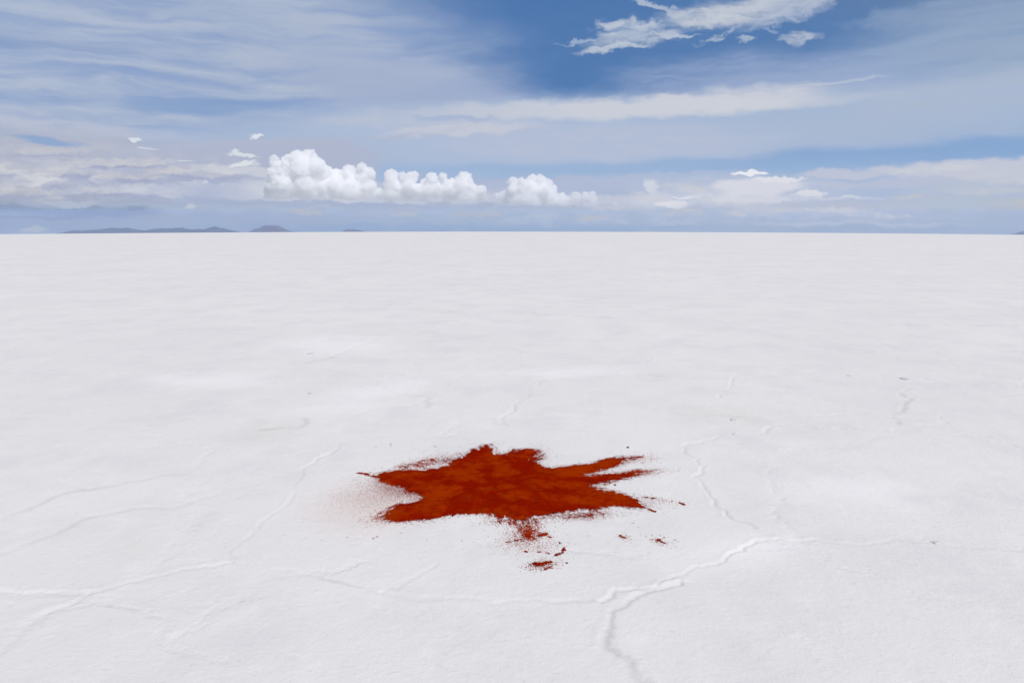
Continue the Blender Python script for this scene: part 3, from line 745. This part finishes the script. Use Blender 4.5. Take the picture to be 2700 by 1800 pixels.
# ------------------------------------------------------------------ hills across the flat
m_hill, t, bs, out = material('hill_rock')
pos = t.n.new('ShaderNodeNewGeometry').outputs['Position']
c = t.mix(t.rng(t.noise(pos, .006, 6, .6).outputs[0], .4, .65), (.012, .014, .020), (.070, .050, .046))
t.l.new(c, bs.inputs['Base Color']); bs.inputs['Roughness'].default_value = 1.0
HD = 9000.0
m_hill_brown = m_hill.copy(); m_hill_brown.name = 'brown_hill_rock'
for n_ in m_hill_brown.node_tree.nodes:
    if n_.type == 'MIX': n_.inputs[6].default_value = (.045, .020, .018, 1); n_.inputs[7].default_value = (.115, .060, .045, 1)
def hill(prof, dist, depth, label, seed):
    """prof: (px, py of the skyline); a real ridge with flanks towards and away from us"""
    xs = np.linspace(prof[0][0], prof[-1][0], max(24, int((prof[-1][0]-prof[0][0])*.8)))
    ys = np.interp(xs, [p[0] for p in prof], [p[1] for p in prof])
    ys = ys + 2.0*fbm(xs/6, xs*0+seed, 3, seed)*np.clip((xs-xs[0])/20, 0, 1)*np.clip((xs[-1]-xs)/20, 0, 1)
    ring = []
    tr = np.linspace(-1, 1, 17)
    for px, py in zip(xs, ys):
        d = pdir(px, py)
        for s in tr:
            y = dist*(1+0) + s*depth
            x = d.x/d.y*dist
            zt = CAM_H + d.z/d.y*dist
            zb = float(-K*RB*RB - SLOPE*(math.hypot(x, y)-RB)) - 8
            w = (1-abs(s))**1.15
            n = .34*float(fbm(np.array([px/14.]), np.array([s*4.+seed]), 4, seed+3)[0])*(1-abs(s))*abs(s)*3
            ring.append((x, y, zb+(zt-zb)*max(0, w+n*(1 if s != 0 else 0))))
    nx, ns = len(xs), len(tr)
    I = np.arange(nx*ns).reshape(nx, ns)
    q = np.stack([I[:-1, :-1], I[1:, :-1], I[1:, 1:], I[:-1, 1:]], -1).reshape(-1, 4)
    o = mesh_obj('hill', ring, q, m_hill, smooth=True)
    if seed in (2, 3): o.data.materials[0] = m_hill_brown
    tag(o, label, kind='structure')
z3 = lambda L: [(100+.3827*a_, 560+.3827*b_) for a_, b_ in L]
hill(z3([(148,149),(170,143),(250,126),(370,122),(450,113),(530,105),(570,112),(610,104),(700,122),(740,125),(800,112),(870,112),(930,108),(1000,108),(1050,118),(1110,112),(1140,118),(1210,97),(1270,110),(1320,120),(1352,133),(1362,140)]), 9000, 500, 'long low blue range of hills on the left horizon', 1)
hill(z3([(1438,141),(1460,130),(1500,113),(1560,92),(1620,87),(1650,92),(1700,113),(1750,130),(1790,139)]), 9300, 300, 'single round-topped hill right of the long range', 2)
hill(z3([(2098,136),(2108,121),(2150,115),(2220,122),(2262,134)]), 10000, 120, 'small faint flat-topped hill alone on the horizon', 3)
hill([(2672,619),(2685,613),(2700,608),(2740,600),(2800,606),(2850,619)], 9800, 200, 'foot of a blue hill at the right edge of the horizon', 4)

# ------------------------------------------------------------------ cumulus clouds
m_cloud = bpy.data.materials.new('cumulus'); m_cloud.use_nodes = True
t = NT(m_cloud.node_tree); t.n.clear()
out = t.n.new('ShaderNodeOutputMaterial')
vsc = t.n.new('ShaderNodeVolumeScatter'); vsc.inputs['Color'].default_value = (1, 1, 1, 1)
vsc.inputs['Density'].default_value = .009; vsc.inputs['Anisotropy'].default_value = 0.0
oc = t.n.new('ShaderNodeTexCoord').outputs['Object']
sp_ = t.n.new('ShaderNodeSeparateXYZ'); t.l.new(oc, sp_.inputs[0])
zz_ = t.math('ADD', sp_.outputs[2], t.math('MULTIPLY', t.math('SUBTRACT', t.noise(oc, .0022, 3, .6).outputs[0], .5), 700.0))
t.l.new(t.rng(zz_, -60, 420, .0006, .018), vsc.inputs['Density'])
t.l.new(vsc.outputs[0], out.inputs['Volume'])
m_cloud.cycles.volume_step_rate = 1.0
CD = 20000.0
tex = []
for nm, size, dep_ in (('billow_large', 260.0, 2), ('billow_small', 85.0, 4)):
    tx = bpy.data.textures.new(nm, 'CLOUDS'); tx.noise_scale = size; tx.noise_depth = dep_; tx.noise_basis = 'ORIGINAL_PERLIN'; tex.append(tx)
def unit_ico(n):
    import bmesh
    bm = bmesh.new(); bmesh.ops.create_icosphere(bm, subdivisions=n, radius=1)
    r_ = np.array([v.co[:] for v in bm.verts]), np.array([[v.index for v in f.verts] for f in bm.faces]); bm.free(); return r_
ICO = (unit_ico(3), unit_ico(2))
def cumulus(spheres, basey, label, dist=CD):
    """spheres: px, py, r in photograph pixels"""
    bx = sum(s[0] for s in spheres)/len(spheres)
    d = pdir(bx, basey); o0 = Vector((d.x/d.y*dist, dist, CAM_H+d.z/d.y*dist))
    fill = []
    for (px, py, r) in spheres:
        y_ = py + r*.6
        while y_ < basey - r*.25:
            fill.append((px+random.uniform(-.2, .2)*r, y_, r*random.uniform(.85, 1.05))); y_ += r*.6
        fill.append((px, basey-r*.4, r*.9))
    VV, FF, nv = [], [], 0
    for k_, (px, py, r) in enumerate(spheres+fill):
        for k in range(13 if k_ < len(spheres) else 3):
            f = 1.12 if k == 0 else random.uniform(.16, .38)
            a1 = random.uniform(0, 6.28)
            qx, qy = (px, py) if k == 0 else (px+math.cos(a1)*r*.95, py-abs(math.sin(a1))*r*.85)
            dd = pdir(qx, qy); rad = r*f/F*dist
            yy = dist + random.uniform(-.8, .8)*r/F*dist
            c_ = np.array((dd.x/dd.y*yy, yy, CAM_H+dd.z/dd.y*yy)) - np.array(o0)
            c_[2] = max(c_[2], rad*.35)
            u_, f_ = ICO[0] if k == 0 else ICO[1]
            vv_ = u_*rad; vv_[:, 2] = np.maximum(vv_[:, 2], -rad*.35)
            VV.append(vv_+c_); FF.append(f_+nv); nv += len(u_)
    me = bpy.data.meshes.new('cumulus_cloud'); me.from_pydata(np.concatenate(VV).tolist(), [], np.concatenate(FF).tolist()); me.materials.append(m_cloud)
    o = bpy.data.objects.new('cumulus_cloud', me); sc.collection.objects.link(o); o.location = o0
    rm = o.modifiers.new('merge', 'REMESH'); rm.mode = 'VOXEL'; rm.voxel_size = 15.0; rm.use_smooth_shade = True
    for tx, st in zip(tex, (150.0, 130.0)):
        dm = o.modifiers.new('billow', 'DISPLACE'); dm.texture = tx; dm.strength = st; dm.mid_level = .5; dm.texture_coords = 'LOCAL'
    tag(o, label, 'cloud', 'white cumulus clouds along the horizon')
Z1 = lambda L: [(580+.2551*a_, 340+.2551*b_, .2551*r_) for a_, b_, r_ in L]
Z3 = lambda L: [(1180+.3061*a_, 400+.3061*b_, .3061*r_) for a_, b_, r_ in L]
cumulus(Z1([(920,290,75),(800,310,75),(700,330,60),(560,320,45),(1000,390,85),(880,430,130),(650,450,110),(560,420,60),(1080,490,100),(1200,530,100),
 (1340,430,60),(1340,560,120),(1470,400,50),(1540,440,48),(1500,510,80),(1540,600,75),(900,600,110),(700,640,70),(530,600,65),(1100,620,90),(1650,670,45),(1280,650,70),(1450,650,70)]), 340+.2551*735,
 'tallest and widest white cumulus cloud with a square-shouldered tower, left of centre')
cumulus(Z1([(1770,490,62),(1780,590,80),(1885,480,32),(1985,505,58),(1960,610,80),(2060,640,70),(1880,640,60)]) +
        Z1([(2190,500,45),(2160,590,80),(2260,620,80),(2300,500,40)]) +
        Z3([(30,290,55),(145,225,45),(130,300,80),(200,330,50),(290,340,42),(60,350,60),(320,375,25),(240,380,35)]), 340+.2551*755,
 'row of joined white cumulus heads right of the tallest cloud')
cumulus(Z3([(560,275,42),(630,290,50),(735,245,45),(800,245,40),(700,330,80),(830,300,65),(880,340,55),(920,325,28),(480,370,38),(430,370,22),(980,385,36),(600,370,65),(1010,410,30),(760,390,60),(900,400,40)]), 400+.3061*470,
 'compact domed white cumulus cloud at the centre of the horizon')
cumulus(Z3([(1110,380,36),(1190,380,30),(1250,370,26),(1250,405,38),(1300,440,22),(1060,415,32),(1160,420,35),(1350,455,14),(1440,462,24)]), 400+.3061*475,
 'small low white cumulus cloud trailing off to the right')

# ------------------------------------------------------------------ haze
m_haze = bpy.data.materials.new('haze_air'); m_haze.use_nodes = True
t = NT(m_haze.node_tree); t.n.clear()
out = t.n.new('ShaderNodeOutputMaterial'); pv = t.n.new('ShaderNodeVolumePrincipled')
pv.inputs['Color'].default_value = (.55, .70, 1.0, 1); pv.inputs['Density'].default_value = HAZE_D
pv.inputs['Anisotropy'].default_value = 0.0
t.l.new(pv.outputs[0], out.inputs['Volume'])
X_, Y0_, Y1_, ZB, ZT = 11000, -11000, 11000, -420.0, HAZE_TOP
hv = [(x, y, z_) for z_ in (ZB, ZT) for y in (Y0_, Y1_) for x in (-X_, X_)]
hf = [(0, 2, 3, 1), (4, 5, 7, 6), (0, 1, 5, 4), (2, 6, 7, 3), (0, 4, 6, 2), (1, 3, 7, 5)]
hz_o = mesh_obj('haze', hv, hf, m_haze)
tag(hz_o, kind='stuff')
hz_o['label'] = 'thin blue haze over the salt flat'
